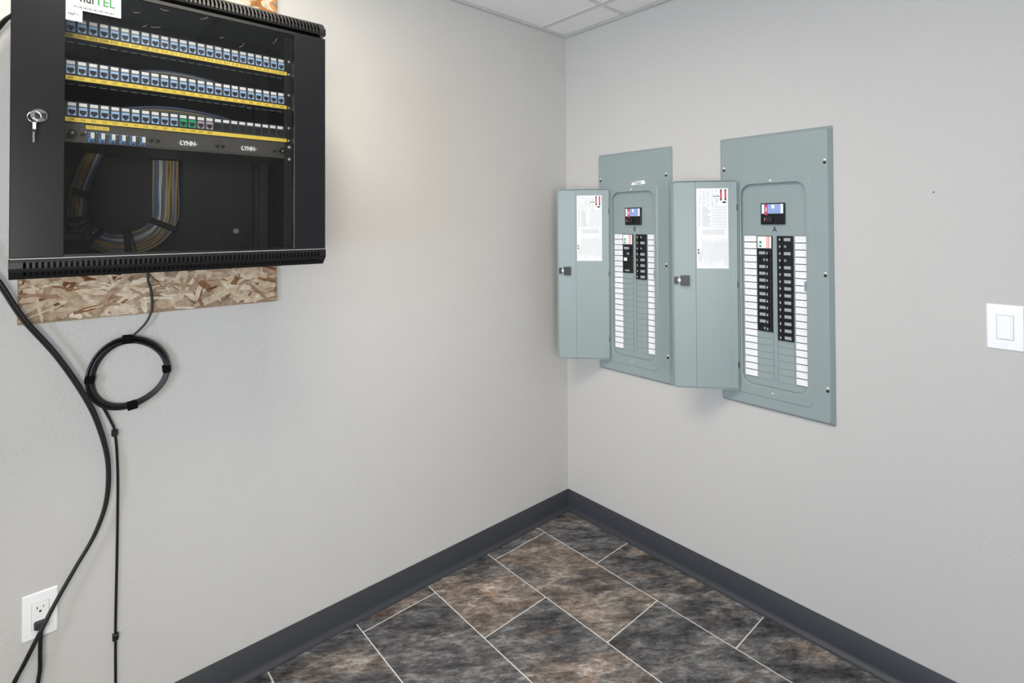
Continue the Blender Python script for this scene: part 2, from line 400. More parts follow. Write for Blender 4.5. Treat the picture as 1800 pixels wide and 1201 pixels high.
# vinyl cove base, mitred in the corner
PROF = [(.0, .1016), (.0022, .1016), (.0032, .1000), (.0032, .024), (.0042, .017), (.0085, .0105), (.0185, .0050), (.0190, .0006), (.0, .0006)]
def cove(axis):
    vs = []; fs = []; n = len(PROF); end = ROOM_X if axis == 'x' else ROOM_Y
    for d, z in PROF: vs.append((-d, -d, z))
    for d, z in PROF: vs.append((end, -d, z) if axis == 'x' else (-d, end, z))
    for i in range(n):
        j = (i+1) % n; fs.append((i, j, n+j, n+i))
    fs += [tuple(range(n)), tuple(range(2*n-1, n-1, -1))]
    return MB().add(vs, fs)
struct('baseboard_left', cove('x'), M['base'], 'charcoal vinyl cove base along the wall under the network cabinet', True)
struct('baseboard_right', cove('y'), M['base'], 'charcoal vinyl cove base along the wall under the breaker panels', True)

# ceiling lights (outside the picture)
for k, (i, j) in enumerate(TROFF):
    x0, x1, y0, y1 = CX[i+1]+.004, CX[i]-.004, CY[j+2]+.004, CY[j]-.004
    t = root('ceiling_light', 'W', ((x0+x1)/2, (y0+y1)/2, ROOM_Z+.006), ['recessed ceiling light over the corner', 'recessed ceiling light at the back of the room'][k], 'light')
    f = MB()
    for a, b, c, d in ((x0, x1, y0, y0+.03), (x0, x1, y1-.03, y1), (x0, x0+.03, y0+.03, y1-.03), (x1-.03, x1, y0+.03, y1-.03)): f.box(a, b, c, d, ROOM_Z+.006, ROOM_Z+.05)
    part(t, 'lamp_frame', f, M['lampframe'], False)
    part(t, 'diffuser', MB().box(x0+.03, x1-.03, y0+.03, y1-.03, ROOM_Z+.030, ROOM_Z+.034), M['emit'], False)

# ------------------------------------------------------------------ OSB backing board
BX0, BX1, BZ0, BZ1 = -2.053, -1.4245, 1.2145, 2.34
ob = root('backing_board', 'L', ((BX0+BX1)/2, BZ0, 0), 'rough strand board screwed to the wall behind the network cabinet', 'board')
part(ob, 'board_core', MB().box(BX0, BX1, BZ0, BZ1, .0005, .0115), M['osb'], False)
STR = []
for k in range(12):
    m_ = random.randint(6, 9); tp_ = random.uniform(.0, .35)
    top = [(-.5+i/m_+random.uniform(-.03, .03)*(0 < i < m_), .5*random.uniform(.6, 1)*(tp_ if i in (0, m_) else 1)) for i in range(m_+1)]
    bot = [(.5-i/m_+random.uniform(-.03, .03)*(0 < i < m_), -.5*random.uniform(.6, 1)*(random.uniform(.2, .9) if i in (0, m_) else 1)) for i in range(m_+1)]
    pts = top+bot
    STR.append(MB().loft([(pts, 0), (pts, 1)]).mesh('strand', M['strand'], False))
STONE = ['#d6c8b4', '#cdbda6', '#c3b19a', '#b8a48d', '#ddd2c2', '#d1c3b0', '#ab957d', '#c9b8a2', '#9a7f66', '#bfae9a', '#8a6547', '#d9ccb8', '#a58c74', '#6f4a30']
oc = ORG[ob.name]
placed = 0
def strand(u, v, L, W, a, layer, colr):
    ca, sa = abs(math.cos(a)), abs(math.sin(a)); ex, ey = (L*ca+W*sa)/2, (L*sa+W*ca)/2
    u = min(max(u, BX0+ex+.0005), BX1-ex-.0005); v = min(max(v, BZ0+ey+.0005), BZ1-ey-.0005)
    o = link('strand', random.choice(STR), ob, (u-oc[0], v-oc[1], .0115+layer*.00006), lin(colr))
    o.rotation_euler = (0, 0, a); o.scale = (L, W, .0007)
n = 0
for k in range(235):
    L = random.choice((.035, .05, .07, .09, .12))*random.uniform(.8, 1.15); W = random.choice((.003, .005, .009, .013, .018))*random.uniform(.8, 1.2)
    if k < 50: L, W = random.uniform(.08, .13), random.uniform(.025, .04)
    a = random.gauss(0, .5) if random.random() < .7 else random.uniform(-1.5, 1.5)
    strand(random.uniform(BX0, BX1), random.uniform(BZ0, BZ0+.155), L, W, a, k*.12, random.choice(STONE if k > 40 else STONE[:8]))
for k in range(55):
    L = random.choice((.04, .06, .08))*random.uniform(.8, 1.15); W = random.uniform(.01, .028)
    strand(random.uniform(BX1-.16, BX1), random.uniform(2.14, 2.30), L, W, random.uniform(-1, 1), k*.3, random.choice(STONE[:6]+['#c98f55', '#a8703c']))

# ------------------------------------------------------------------ network cabinet
cX0, cX1 = -2.0525, -1.4510; cXm = (cX0+cX1)/2; FN = .500
cab = root('network_cabinet', 'L', (cXm, 1.365, 0), 'black wall mounted network cabinet with a glass door on the strand board', 'cabinet')
s0, s1 = cX0+.006, cX1-.006
part(cab, 'side_panel', MB().box(s0, s0+.0015, 1.385, 1.985, .016, .476), M['black'], False)
part(cab, 'side_panel', MB().box(s1-.0015, s1, 1.385, 1.985, .016, .476), M['black'], False)
bk = part(cab, 'back_panel', MB().box(s0, s1, 1.385, 1.985, .0150, .0165), M['inner'], False)
part(cab, 'panel_slot', MB().rbox(-1.936, -1.840, 1.5805, 1.5835, .0164, .0169, .001, .0002), M['dark'], False, sub=bk)
part(cab, 'washer', MB().cyl((-1.550, 1.4518), .0085, .0165, .0190, 20), M['steel'], sub=bk)
part(cab, 'screw_head', MB().dome((-1.550, 1.4518), .0045, .0190, .003), M['steel'], sub=bk)
def cap(prof, slots, name):
    """sheet cap with vent slots: prof list of (v,n); slots = profile intervals that are cut"""
    x0, x1 = cX0, cX1; us = [x0]; nslot = 66; pitch = (.5600)/(nslot-1); w = .0043; first = -2.0300
    for k in range(nslot): us += [first+k*pitch-w/2, first+k*pitch+w/2]
    us.append(x1); vs = []; fs = []; n = len(prof)
    for u in us: vs += [(u, v, q) for v, q in prof]
    for i in range(len(us)-1):
        cut = i % 2 == 1
        for j in range(n-1):
            if cut and j in slots: continue
            fs.append((i*n+j, (i+1)*n+j, (i+1)*n+j+1, i*n+j+1))
    for e in (0, len(us)-1): fs.append(tuple(e*n+j for j in range(n)))
    o = part(cab, name, MB().add(vs, fs), M['black'], False)
    md = o.modifiers.new('sheet', 'SOLIDIFY'); md.thickness = .0016; md.offset = -1
    return o
cap([(1.9745, .45), (1.9745, .500), (1.9795, .501), (1.9905, .500), (2.0035, .487), (2.010, .480), (2.010, .016)], (2, 3), 'top_cap')
cap([(1.4050, .45), (1.4050, .500), (1.3985, .501), (1.3875, .501), (1.3835, .500), (1.3800, .4955), (1.3720, .4875), (1.3655, .481), (1.3655, .016)], (2, 5), 'bottom_cap')
# cap liners so that the slots look into dark sheet metal
part(cab, 'cap_liner', MB().box(cX0+.004, cX1-.004, 1.986, 1.988, .02, .49).box(cX0+.004, cX1-.004, 1.976, 1.9875, .478, .482), M['dark'], False)
part(cab, 'cap_liner', MB().box(cX0+.004, cX1-.004, 1.383, 1.385, .02, .475).box(cX0+.004, cX1-.004, 1.370, 1.4035, .470, .474), M['dark'], False)
# door
DZ0, DZ1, DN0, DN1 = 1.4072, 1.9660, .484, .500
gx0, gx1, gz0, gz1 = -1.9735, -1.5320, 1.4120, 1.9585
dl = part(cab, 'door_stile', MB().rbox(cX0+.0008, gx0, DZ0, DZ1, DN0, DN1, .0015, .0012), M['blackdoor'], label='wide left door stile with lock')
dr = part(cab, 'door_stile', MB().rbox(gx1, cX1-.0008, DZ0, DZ1, DN0, DN1, .0015, .0012), M['blackdoor'], label='narrow right door stile')
part(cab, 'door_rail', MB().box(gx0, gx1, gz1, DZ1, DN0, DN1-.002), M['black'], False)
part(cab, 'door_rail', MB().box(gx0, gx1, DZ0, gz0, DN0, DN1-.002), M['black'], False)
gl = part(cab, 'glass_pane', MB().box(gx0, gx1, gz0, gz1, .4935, .4975), M['glass'], False)
part(cab, 'gap_highlight', MB().box(cX0+.002, cX1-.012, 1.4050, 1.4066, .486, .5000), mat('gap_highlight_grey', '#8f9092', .3), False)  # pale strip standing in for the bright highlight along the gap under the door
# scratches on the film of the pane
sm = MB()
for k in range(30):
    u = random.uniform(-1.87, -1.56); v = random.uniform(1.885, 1.95) if k < 10 else random.uniform(1.43, 1.88)
    a = random.uniform(-.8, .5); L = random.uniform(.004, .020) if k < 10 else random.uniform(.0008, .003)
    pts = [(u+L*t*math.cos(a+t*.5), v+L*t*math.sin(a+t*.5)) for t in (0, .33, .66, 1)]
    sm.ribbon(pts, .00025 if k < 10 else .0005, .4978)
part(cab, 'scratch_marks', sm, M['inkgrey'], False, sub=gl)
# lock
lk = part(cab, 'lock_cylinder', MB().cyl((-2.0110, 1.6845), .0125, .4995, .5035, 28).cyl((-2.0110, 1.6845), .0095, .5035, .5055, 28), M['chrome'], sub=dl)
part(cab, 'keyway', MB().box(-2.0120, -2.0100, 1.6795, 1.6895, .5055, .5058), M['dark'], False, sub=dl)
# stickers on the glass
st = part(cab, 'sign_sticker', MB().box(-1.9728, -1.8850, 1.9088, 1.9560, .4977, .4980), M['paper'], False, sub=gl, label='white company sticker at the top of the glass')
s2 = part(cab, 'small_sticker', MB().box(-1.9728, -1.9474, 1.8848, 1.9086, .4977, .4981), M['paper'], False, sub=gl)
t = MB(); text(t, 'TEL', -1.9115, 1.9345, .49815, .0260, .80, weight=.0008); part(cab, 'sign_lettering', t, M['printgreen'], False, sub=gl)
t = MB(); text(t, 'nui', -1.9405, 1.9345, .49815, .0260, .72, weight=.0010); part(cab, 'sign_lettering', t, M['ink'], False, sub=gl)
t = MB(); text(t, 'Keeping You Connected', -1.9285, 1.9208, .49815, .0060, .98, weight=.0001); part(cab, 'sign_lettering', t, mat('tagline_ink', '#4c4458', .6), False, sub=gl)
t = MB().box(-1.9610, -1.8960, 1.9126, 1.9166, .4980, .49812); part(cab, 'sign_bar', t, mat('sign_bar_grey', '#4a4d48', .6), False, sub=gl)
t = MB()
u = -1.959
while u < -1.898:
    L = random.uniform(.004, .009); t.box(u, min(u+L, -1.8975), 1.9141, 1.9151, .49812, .4982); u += L+.002
part(cab, 'sign_lettering', t, M['inkpale'], False, sub=gl)
t = MB(); text(t, 'nui', -1.9645, 1.8985, .49825, .0088, .90, weight=.0004); part(cab, 'sticker_lettering', t, M['ink'], False, sub=gl)
t = MB(); text(t, 'TEL', -1.9553, 1.8988, .49825, .0078, .80, weight=.0003); part(cab, 'sticker_lettering', t, mat('sticker_green', '#1f6a4e', .5), False, sub=gl)
# rails
for sx in (-1, 1):
    ux = cXm+sx*.2325; o = sx*.0
    r_ = part(cab, 'mounting_rail', MB().box(ux-.011, ux+.011, 1.395, 1.975, .4160, .4180).box(ux+sx*.011-.001, ux+sx*.011+.001, 1.395, 1.975, .385, .418), M['rail'], False)
    h = MB(); z = 1.41
    while z < 1.965:
        h.box(ux-.0045, ux+.0045, z, z+.009, .4181, .4183); z += .014817
    part(cab, 'rail_holes', h, M['dark'], False, sub=r_)
part(cab, 'rear_post', MB().box(-1.512, -1.490, 1.39, 1.98, .05, .08).box(-1.535, -1.513, 1.39, 1.98, .20, .215), M['rail'], False)
# key ring hanging in the lock
kr = root('key_ring', 'L', (-2.0115, 1.629, .506), 'chrome key ring with a hanging key, in the cabinet lock', 'keys')
ring = lambda c, R, tilt, n0: [(c[0]+R*math.cos(a)*math.cos(tilt), c[1]+R*math.sin(a), n0+R*math.cos(a)*math.sin(tilt)) for a in [2*math.pi*i/36 for i in range(36)]]
part(kr, 'split_ring', MB().tube(ring((-2.0175, 1.6785), .0105, .35, .519), .0005, 6, True), M['chrome'])
part(kr, 'split_ring', MB().tube(ring((-2.0125, 1.6795), .0085, -.5, .519), .0005, 6, True), M['chrome'])
part(kr, 'inserted_key', MB().box(-2.0115, -2.0103, 1.6815, 1.6875, .5056, .515).box(-2.0165, -2.0005, 1.6795, 1.6875, .5150, .5185), M['breaker'], False)
part(kr, 'key_bow', MB().rbox(-2.0200, -2.0150, 1.6545, 1.6685, .5175, .5205, .0012, .0005), M['steel'])
part(kr, 'key_sleeve', MB().rbox(-2.0208, -2.0150, 1.6495, 1.6550, .5170, .5210, .0010, .0005), M['breaker'])
kb = MB(); zz = [1.6495, 1.6455, 1.6435, 1.6415, 1.639, 1.6365, 1.634, 1.6315, 1.6295]
ws = [.0016, .0016, .0011, .0017, .0011, .0016, .0012, .0014, .0006]
pl = [(-2.0183+w_, z) for z, w_ in zip(zz, ws)]+[(-2.0183-.0014, zz[-1]), (-2.0183-.0016, zz[0])]
kb.loft([(pl, .5180), (pl, .5200)]); part(kr, 'key_blade', kb, M['chrome'], False)

# ------------------------------------------------------------------ patch panels
PN = .4200
def jack_mesh(m):
    b = MB(); w, h, d = .00685, .0088, .0032
    b.box(-w, w, .0032, h, 0, d).box(-w, -.0056, -h, .0032, 0, d).box(.0056, w, -h, .0032, 0, d)
    b.box(-.0056, -.0034, -h, -.0042, 0, d).box(.0034, .0056, -h, -.0042, 0, d)
    b.box(-.0034, -.0019, -h, -.0062, 0, d).box(.0019, .0034, -h, -.0062, 0, d).box(-.0019, .0019, -h, -.0078, 0, d)
    return b.mesh('jack', m, False)
JM = {k: jack_mesh(M[k]) for k in ('blue', 'green', 'mauve')}
PORT = MB().box(-.0056, .0056, -.0078, .0032, .0002, .0010).box(-.0042, .0042, .0022, .0030, .0010, .0016).mesh('port', M['port'], False)
TAB = MB().rbox(-.00665, .00665, -.0036, .0036, 0, .0011, .0004, .0003).mesh('label_window', M['paper'], False)
BLANK = MB().box(-.0078, .0078, -.0088, .0088, 0, .0006).box(-.0080, -.0074, -.0088, .0088, .0006, .0024).box(-.0074, .0078, .0084, .0088, .0006, .0016).mesh('blank_port', M['fiberpanel'], False)
SCREW = MB().dome((0, 0), .0036, 0, .0022, 12, 3).mesh('screw', M['steel'])
def patch_panel(ztop, first, pitch, kinds, labels, lab_size, strip, label):
    """1U panel, 24 ports"""
    z0 = ztop-.0432; r = root('patch_panel', 'L', (cXm, z0, PN), label, 'patch panel', 'patch panels in the cabinet'); oo = ORG[r.name]
    part(r, 'face_plate', MB().box(cXm-.2225, cXm+.2225, z0, ztop, PN, PN+.0016).box(cXm-.2225, cXm+.2225, ztop-.0012, ztop+.0004, PN-.03, PN+.0030).box(cXm-.2225, cXm+.2225, z0, z0+.0012, PN-.03, PN), M['panelmetal'], False)
    for sx in (-1, 1):
        e = part(r, 'mounting_ear', MB().box(min(cXm+sx*.2225, cXm+sx*.2413), max(cXm+sx*.2225, cXm+sx*.2413), z0, ztop, PN-.0008, PN+.0008), M['rail'], False)
        for zz in (z0+.0055, ztop-.0035): link('screw', SCREW, e, (cXm+sx*.2325-oo[0], zz-oo[1], .0008))
    for k in range(24):
        u = first+k*pitch
        link('label_window', TAB, r, (u-oo[0], ztop-.0052-oo[1], .0016))
        kd = kinds[k]
        if kd:
            j = link('jack', JM[kd], r, (u-oo[0], ztop-.0203-oo[1], .0016)); link('port', PORT, j, (0, 0, 0))
        else: link('blank_port', BLANK, r, (u-oo[0], ztop-.0203-oo[1], .0010))
    s = part(r, 'label_strip', MB().box(strip[0], strip[1], z0+.0003, z0+.0096, PN+.0016, PN+.0060), M['yellow'], False, label='yellow label strip')
    t = MB()
    for k, L in enumerate(labels):
        if L: text(t, L, first+k*pitch, z0+.0049, PN+.00615, lab_size[0], lab_size[1])
    part(r, 'lettering', t, M['ink'], False, sub=s)
    pu = MB()
    for k in range(24): pu.box(first+k*pitch-.006, first+k*pitch+.006, z0-.0062, z0-.0052, PN-.012, PN-.010)
    part(r, 'rear_lugs', pu, M['stickergrey'], False)
patch_panel(1.9125, -1.9632, .01840, ['blue']*24, ['D%02d' % (k+1) for k in range(24)], (.0082, .98), (-1.9745, -1.5262), 'topmost patch panel in the cabinet, blue jacks, ports D01 to D24')
patch_panel(1.8222, -1.9629, .01839, ['blue']*24, ['D%02d' % (k+25) for k in range(24)], (.0068, .72), (-1.9710, -1.5262), 'middle patch panel in the cabinet, blue jacks, ports D25 to D48')
lab3 = ['D%02d' % (k+49) for k in range(11)]+['CAM1', 'CAM2', 'AP01', 'AP02']+['']*9
patch_panel(1.7335, -1.9606, .01820, ['blue']*11+['green']*2+['mauve']*2+[None]*9, lab3, (.0066, .72), (-1.9715, -1.5262), 'lowest patch panel in the cabinet with two green jacks and empty ports')

# fibre panel below them
fp = root('fiber_enclosure', 'L', (cXm, 1.6480, PN), 'dark grey fiber panel with six white capped connectors under the patch panels', 'fiber panel'); fo = ORG[fp.name]
part(fp, 'face_plate', MB().box(cXm-.2205, cXm+.2205, 1.6480, 1.6895, PN, PN+.0020).box(cXm-.2205, cXm+.2205, 1.6480, 1.6492, PN-.20, PN).box(cXm-.2205, cXm+.2205, 1.6885, 1.6895, PN-.20, PN), M['fiberpanel'], False)
for sx in (-1, 1):
    e = part(fp, 'mounting_ear', MB().box(min(cXm+sx*.2205, cXm+sx*.2413), max(cXm+sx*.2205, cXm+sx*.2413), 1.6400, 1.6840, PN-.0008, PN+.0008), M['rail'], False)
    for zz in (1.6463, 1.6786): link('screw', SCREW, e, (cXm+sx*.2340-fo[0], zz-fo[1], .0008)).scale = (1.35, 1.35, 1.3)
for a, c in ((-1.9500, -1.8170), (-1.8165, -1.6840), (-1.6835, -1.5510)):
    part(fp, 'adapter_plate', MB().rbox(a+.0006, c-.0006, 1.6515, 1.6800, PN+.0020, PN+.0034, .0008, .0004), M['fiberpanel'], False)
for u in (-1.9432, -1.8233, -1.8104, -1.6901, -1.6777, -1.5569):
    part(fp, 'push_rivet', MB().cyl((u, 1.6648), .0036, PN+.0034, PN+.0085, 14).dome((u, 1.6648), .0036, PN+.0085, .0012), M['breaker'])
for u in (-1.9598, -1.5384):
    part(fp, 'thumb_knob', MB().cyl((u, 1.6670), .0075, PN+.0020, PN+.0120, 18), M['breaker'])
    part(fp, 'knob_pin', MB().dome((u, 1.6660), .0026, PN+.0120, .002), M['steel'])
for k in range(6):
    u = -1.9290+k*.01796
    a = part(fp, 'fiber_adapter', MB().rbox(u-.0056, u+.0056, 1.6495, 1.6712, PN+.0034, PN+.0090, .0006, .0004), M['navy'], False)
    part(fp, 'dust_cap', MB().rbox(u-.0010, u+.0054, 1.6575, 1.6705, PN+.0090, PN+.0120, .0006, .0004), M['white'], False, sub=a)
    part(fp, 'connector_holes', MB().box(u-.0044, u-.0022, 1.6650, 1.6675, PN+.009, PN+.0093).box(u-.0044, u-.0022, 1.6600, 1.6625, PN+.009, PN+.0093).box(u-.002, u+.003, 1.6510, 1.6535, PN+.009, PN+.0093), M['dark'], False, sub=a)
    part(fp, 'number_dot', MB().box(u-.0094, u-.0080, 1.6700, 1.6720, PN+.0034, PN+.0036), M['paper'], False)
tg = part(fp, 'label_strip', MB().box(-1.9376, -1.8985, 1.6780, 1.6858, PN+.0020, PN+.0042), M['yellow'], False)
t = MB(); text(t, 'MDF TO IDF', -1.9180, 1.6819, PN+.0043, .0066, .95); part(fp, 'lettering', t, M['ink'], False, sub=tg)
for u in (-1.7499, -1.6184):
    t = MB(); text(t, 'LYNN', u-.001, 1.6650, PN+.0036, .0140, .84, weight=.0009)
    t.box(u-.0200, u-.0150, 1.6644, 1.6656, PN+.0035, PN+.0037).box(u+.0135, u+.0195, 1.6644, 1.6656, PN+.0035, PN+.0037).box(u+.0160, u+.0170, 1.6630, 1.6670, PN+.0035, PN+.0037)
    part(fp, 'logo', t, M['white'], False, label='white LYNN+ lettering')

# ------------------------------------------------------------------ data cables inside
cabn = ['cy', 'cb', 'cw', 'cb', 'cg', 'cb', 'cy', 'cw', 'cb', 'cb', 'cy', 'cg', 'cw', 'cb', 'cy', 'cb']
cl = root('data_cable_loop', 'L', (-1.838, 1.388, .05), 'loop of yellow, blue and white data cables strapped to the cabinet back', 'cables')
U0, V0 = -1.838, 1.512
for k in range(15):
    for lay in range(2):
        R = .0640+k*.0041+lay*.002; nn = .062+lay*.006+random.uniform(-.001, .001); ph = random.uniform(0, 6)
        pts = []
        for z in (1.78, 1.70, 1.63, 1.57): pts.append((U0+R+.0012*math.sin(z*40+ph), z, nn))
        for a in range(0, 181, 12):
            aa = math.radians(a); f_ = min(1, max(0, (a-70)/90)); RL = .0850+k*.0024; rr = R*(1-f_)+RL*f_+.0016*math.sin(3*aa+ph)
            pts.append((U0+rr*math.cos(aa), V0-rr*math.sin(aa), nn+.001*math.sin(2*aa+ph)))
        for z in (1.57, 1.62, 1.68, 1.76): pts.append((U0-RL+(z-1.55)*.30+.001*math.sin(z*50+ph), z, nn+(z-1.55)*.15))
        part(cl, 'cable', MB().tube(catmull(pts, 3), .0021, 6), M[cabn[(k*5+lay*3) % 16] if random.random() < .6 else random.choice(cabn)])
def strap_at(u, v, a, L, W):
    s_ = MB().rbox(-L/2, L/2, -W/2, W/2, -.010, .010, .003, .002)
    ca, sa = math.cos(a), math.sin(a)
    s_.v = [(u+x*ca-y*sa, v+x*sa+y*ca, .066+z) for x, y, z in s_.v]
    part(cl, 'strap', s_, mat('velcro_inside', '#26272a', .85, spec=.15) if 'vi' not in M else M['vi'])
M['vi'] = mat('velcro_inside', '#26272a', .85, spec=.15)
for ang, L, W in ((-25, .072, .016), (-86, .072, .017), (-78, .070, .0035), (-132, .060, .014), (-166, .048, .015), (-205, .048, .018)):
    a = math.radians(ang); R = .094 if ang > -120 else .101
    strap_at(U0+R*math.cos(a), V0+R*math.sin(a), a, L, W)
strap_at(U0+.095, 1.668, 0, .072, .02)
bc = root('black_cord_loop', 'L', (-1.972, 1.400, .10), 'black power cord curled in the lower left inside the cabinet', 'cord')
part(bc, 'cord', MB().tube(catmull([(-2.005, 1.62, .12), (-1.985, 1.55, .12), (-1.975, 1.48, .12), (-1.950, 1.435, .115), (-1.920, 1.450, .11), (-1.915, 1.475, .10), (-1.935, 1.46, .10), (-1.975, 1.44, .105), (-2.0, 1.42, .11)], 6), .0085, 10), M['cable'])
part(bc, 'cord_end', MB().tube(catmull([(-1.985, 1.448, .14), (-1.955, 1.440, .14), (-1.925, 1.438, .135)], 5), [.012, .013, .014, .015, .015, .015, .015, .014, .013, .012, .010], 12), M['cable'])
# bundles running behind the patch panels
for zi, (zc, lab) in enumerate(((1.850, 'bundle of blue and yellow cables behind the gap under the topmost patch panel'), (1.757, 'bundle of blue and olive cables behind the gap above the lowest patch panel'))):
    r = root('cable_bundle', 'L', (-1.70, zc-.02, .33), lab, 'cables', 'cable bundles behind the patch panels')
    for k in range(7):
        ph = random.uniform(-1, 1); dz = (k-4)*.0040; nn = .27+random.uniform(-.012, .012)
        pts = [(-1.96, zc-.030+dz*.6, nn-.03), (-1.88, zc-.012+dz, nn), (-1.78, zc+.006+dz+ph*.002, nn+.01), (-1.68, zc+.002+dz+ph*.002, nn+.01), (-1.60, zc-.010+dz*1.2, nn-.02), (-1.555, zc-.012+dz*1.5, nn-.08)]
        part(r, 'cable', MB().tube(catmull(pts, 5), .0027, 6), M[('cb', 'cb', 'cy', 'cb', 'cg', 'cw', 'cb', 'cg', 'cb')[k]])

# ------------------------------------------------------------------ cords on the wall
def cord(name, pts, r, label, cat='cable', m='cable', n=8, seg=10, group=None):
    p = catmull(pts, n); o = root(name, 'L', (pts[-1][0], pts[-1][1], 0), label, cat, group)
    part(o, 'cord', MB().tube(p, r, seg), M[m]); return o
main = [(-2.02, 2.035, .022), (-2.050, 2.022, .028), (-2.0692, 2.004, .03), (-2.0874, 1.975, .032), (-2.135, 1.87, .034), (-2.165, 1.70, .034), (-2.155, 1.52, .034), (-2.120, 1.39, .034),
        (-2.0837, 1.3242, .033), (-2.0420, 1.2339, .031), (-1.9765, 1.1256, .028), (-1.9185, 1.0036, .026), (-1.8882, .9114, .025), (-1.8707, .8129, .026), (-1.8739, .7126, .028),
        (-1.8990, .6292, .03), (-1.9397, .5549, .032), (-1.9788, .4835, .036), (-2.0079, .4248, .042), (-2.0372, .3613, .042), (-2.0556, .3206, .04), (-2.085, .22, .035), (-2.12, .08, .03), (-2.15, .012, .03)]
cord('power_cord', [(u+.0030, v+.0012, n) for u, v, n in main], .0044, 'thick black cord sweeping past the cable coil down to the outlet', 'cord')
m2 = []
for i, (u, v, n) in enumerate(main):
    m2.append((u-.0020, v-.0030, n+.0064) if i < 13 else (u-.0020, v+.0010, n+.0076))
cord('power_cord', m2, .0031, 'thinner black cord running along the left edge of the thick cord', 'cord')
# fibre cable with its storage coil, straps
fc = root('fiber_cable', 'L', (-1.8488, .012, 0), 'thin black cable from the cabinet bottom with a strapped coil on the wall', 'cable')
drop = [(-1.7790, 1.372, .030), (-1.7805, 1.345, .020), (-1.7800, 1.3100, .019), (-1.7732, 1.2811, .019), (-1.7703, 1.2308, .017), (-1.7760, 1.205, .015), (-1.7850, 1.1861, .013), (-1.8000, 1.168, .012), (-1.8130, 1.1560, .012), (-1.8260, 1.1470, .012)]
part(fc, 'upper_run', MB().tube(catmull(drop, 8), .0030, 8), M['cable'])
cu, cv = -1.8205, 1.0505
for k in range(6):
    pts = []; ph = k*1.1
    for i in range(60):
        a = 2*math.pi*i/60; da = (k-2.5)*.0034*(.72+.28*math.cos(a-2.4))+.0012*math.sin(2*a+ph)
        skew = .010*math.sin(a)*math.cos(a)
        pts.append((cu+(.0885+da)*math.cos(a)-skew*.55, cv+(.0925+da)*math.sin(a)-skew*.9, .0085+.0042*(k % 3)))
    part(fc, 'coil_turn', MB().tube(pts, .0032, 8, True), M['cable'])
low = [(-1.9050, 1.020, .012), (-1.8960, .990, .012), (-1.8784, .9605, .009), (-1.8595, .9130, .006), (-1.8544, .8926, .006), (-1.8491, .8384, .006), (-1.8461, .7416, .0055), (-1.8467, .5824, .005), (-1.8486, .4242, .005), (-1.8495, .3454, .005), (-1.8494, .3169, .005), (-1.8491, .2503, .005), (-1.8488, .1853, .006), (-1.8488, .10, .010), (-1.8488, .012, .020)]
part(fc, 'lower_run', MB().tube(catmull(low, 8), .0032, 8), M['cable'])
for u, v, wd, ht, a in ((-1.8262, 1.1460, .024, .022, -.05), (-1.7335, 1.0450, .019, .021, .1), (-1.8150, .9560, .024, .021, .15), (-1.9090, 1.0480, .021, .021, -.15)):
    s_ = MB().rbox(-wd/2, wd/2, -ht/2, ht/2, .001, .0225, .002, .0015); ca, sa = math.cos(a), math.sin(a)
    s_.v = [(u+x*ca-y*sa, v+x*sa+y*ca, z) for x, y, z in s_.v]
    part(fc, 'strap', s_, M['strap'])
for u, v in ((-1.8540, .8860), (-1.8494, .3140)):
    part(fc, 'cable_clip', MB().rbox(u-.0070, u+.0070, v-.0085, v+.0085, 0, .0125, .0022, .0018), M['cable'])

# ------------------------------------------------------------------ outlet, plug, switch
def wall_plate(r, u0, u1, v0, v1):
    return part(r, 'cover_plate', MB().loft([(rrect(u0, u1, v0, v1, .003, 3), 0), (rrect(u0, u1, v0, v1, .003, 3), .0018), (rrect(u0+.003, u1-.003, v0+.003, v1-.003, .003, 3), .0050)]), M['plate'])
ot = root('wall_outlet', 'L', (-2.0050, .394, 0), 'white duplex wall outlet with a black plug in its lower socket', 'outlet')
pl_ = wall_plate(ot, -2.0400, -1.9700, .3940, .5120)
part(ot, 'receptacle', MB().rbox(-2.0215, -1.9885, .4185, .4845, .0050, .0068, .0015, .0008), M['white'])
part(ot, 'plate_seam', MB().box(-2.0222, -1.9878, .4178, .4852, .0048, .00515), M['inkgrey'], False)
part(ot, 'socket_slots', MB().box(-2.0118, -2.0100, .4690, .4765, .0066, .00695).box(-1.9996, -1.9980, .4705, .4765, .0066, .00695).cyl((-2.0050, .4630), .0028, .0066, .00695, 12), M['dark'], False)
part(ot, 'screw', MB().dome((-2.0055, .5030), .0030, .005, .0008), M['white'])
part(ot, 'screw', MB().dome((-2.0055, .4030), .0030, .005, .0008), M['white'])
pg = root('plug_cord', 'L', (-2.012, .012, 0), 'black plug and cord hanging straight down from the wall outlet', 'cord')
part(pg, 'plug_body', MB().loft([(rrect(-2.0175, -1.9935, .4215, .4395, .004, 4), .0068), (rrect(-2.0175, -1.9935, .4215, .4395, .004, 4), .016), (rrect(-2.0140, -1.9970, .4225, .4375, .004, 4), .022)]), mat('plug_grey', '#2c3036', .45))
part(pg, 'cord', MB().tube(catmull([(-2.0030, .4300, .017), (-2.0035, .4150, .024), (-2.0045, .395, .026), (-2.0050, .36, .024), (-2.0050, .32, .022), (-2.0095, .278, .022), (-2.0130, .18, .022), (-2.014, .06, .024), (-2.012, .012, .028)], 8), .0047, 10), M['cable'])
sw = root('light_switch', 'R', (1.7080, 1.1060, 0), 'white rocker light switch right of the breaker panels', 'switch')
wall_plate(sw, 1.6675, 1.7485, 1.1065, 1.2340)
part(sw, 'switch_seam', MB().box(1.6893, 1.7265, 1.1352, 1.2050, .0048, .00525), M['inkgrey'], False)
part(sw, 'switch_frame', MB().rbox(1.6902, 1.7256, 1.1362, 1.2040, .0050, .0066, .0008, .0006), M['white'])
rk = MB(); u0, u1 = 1.6962, 1.7205
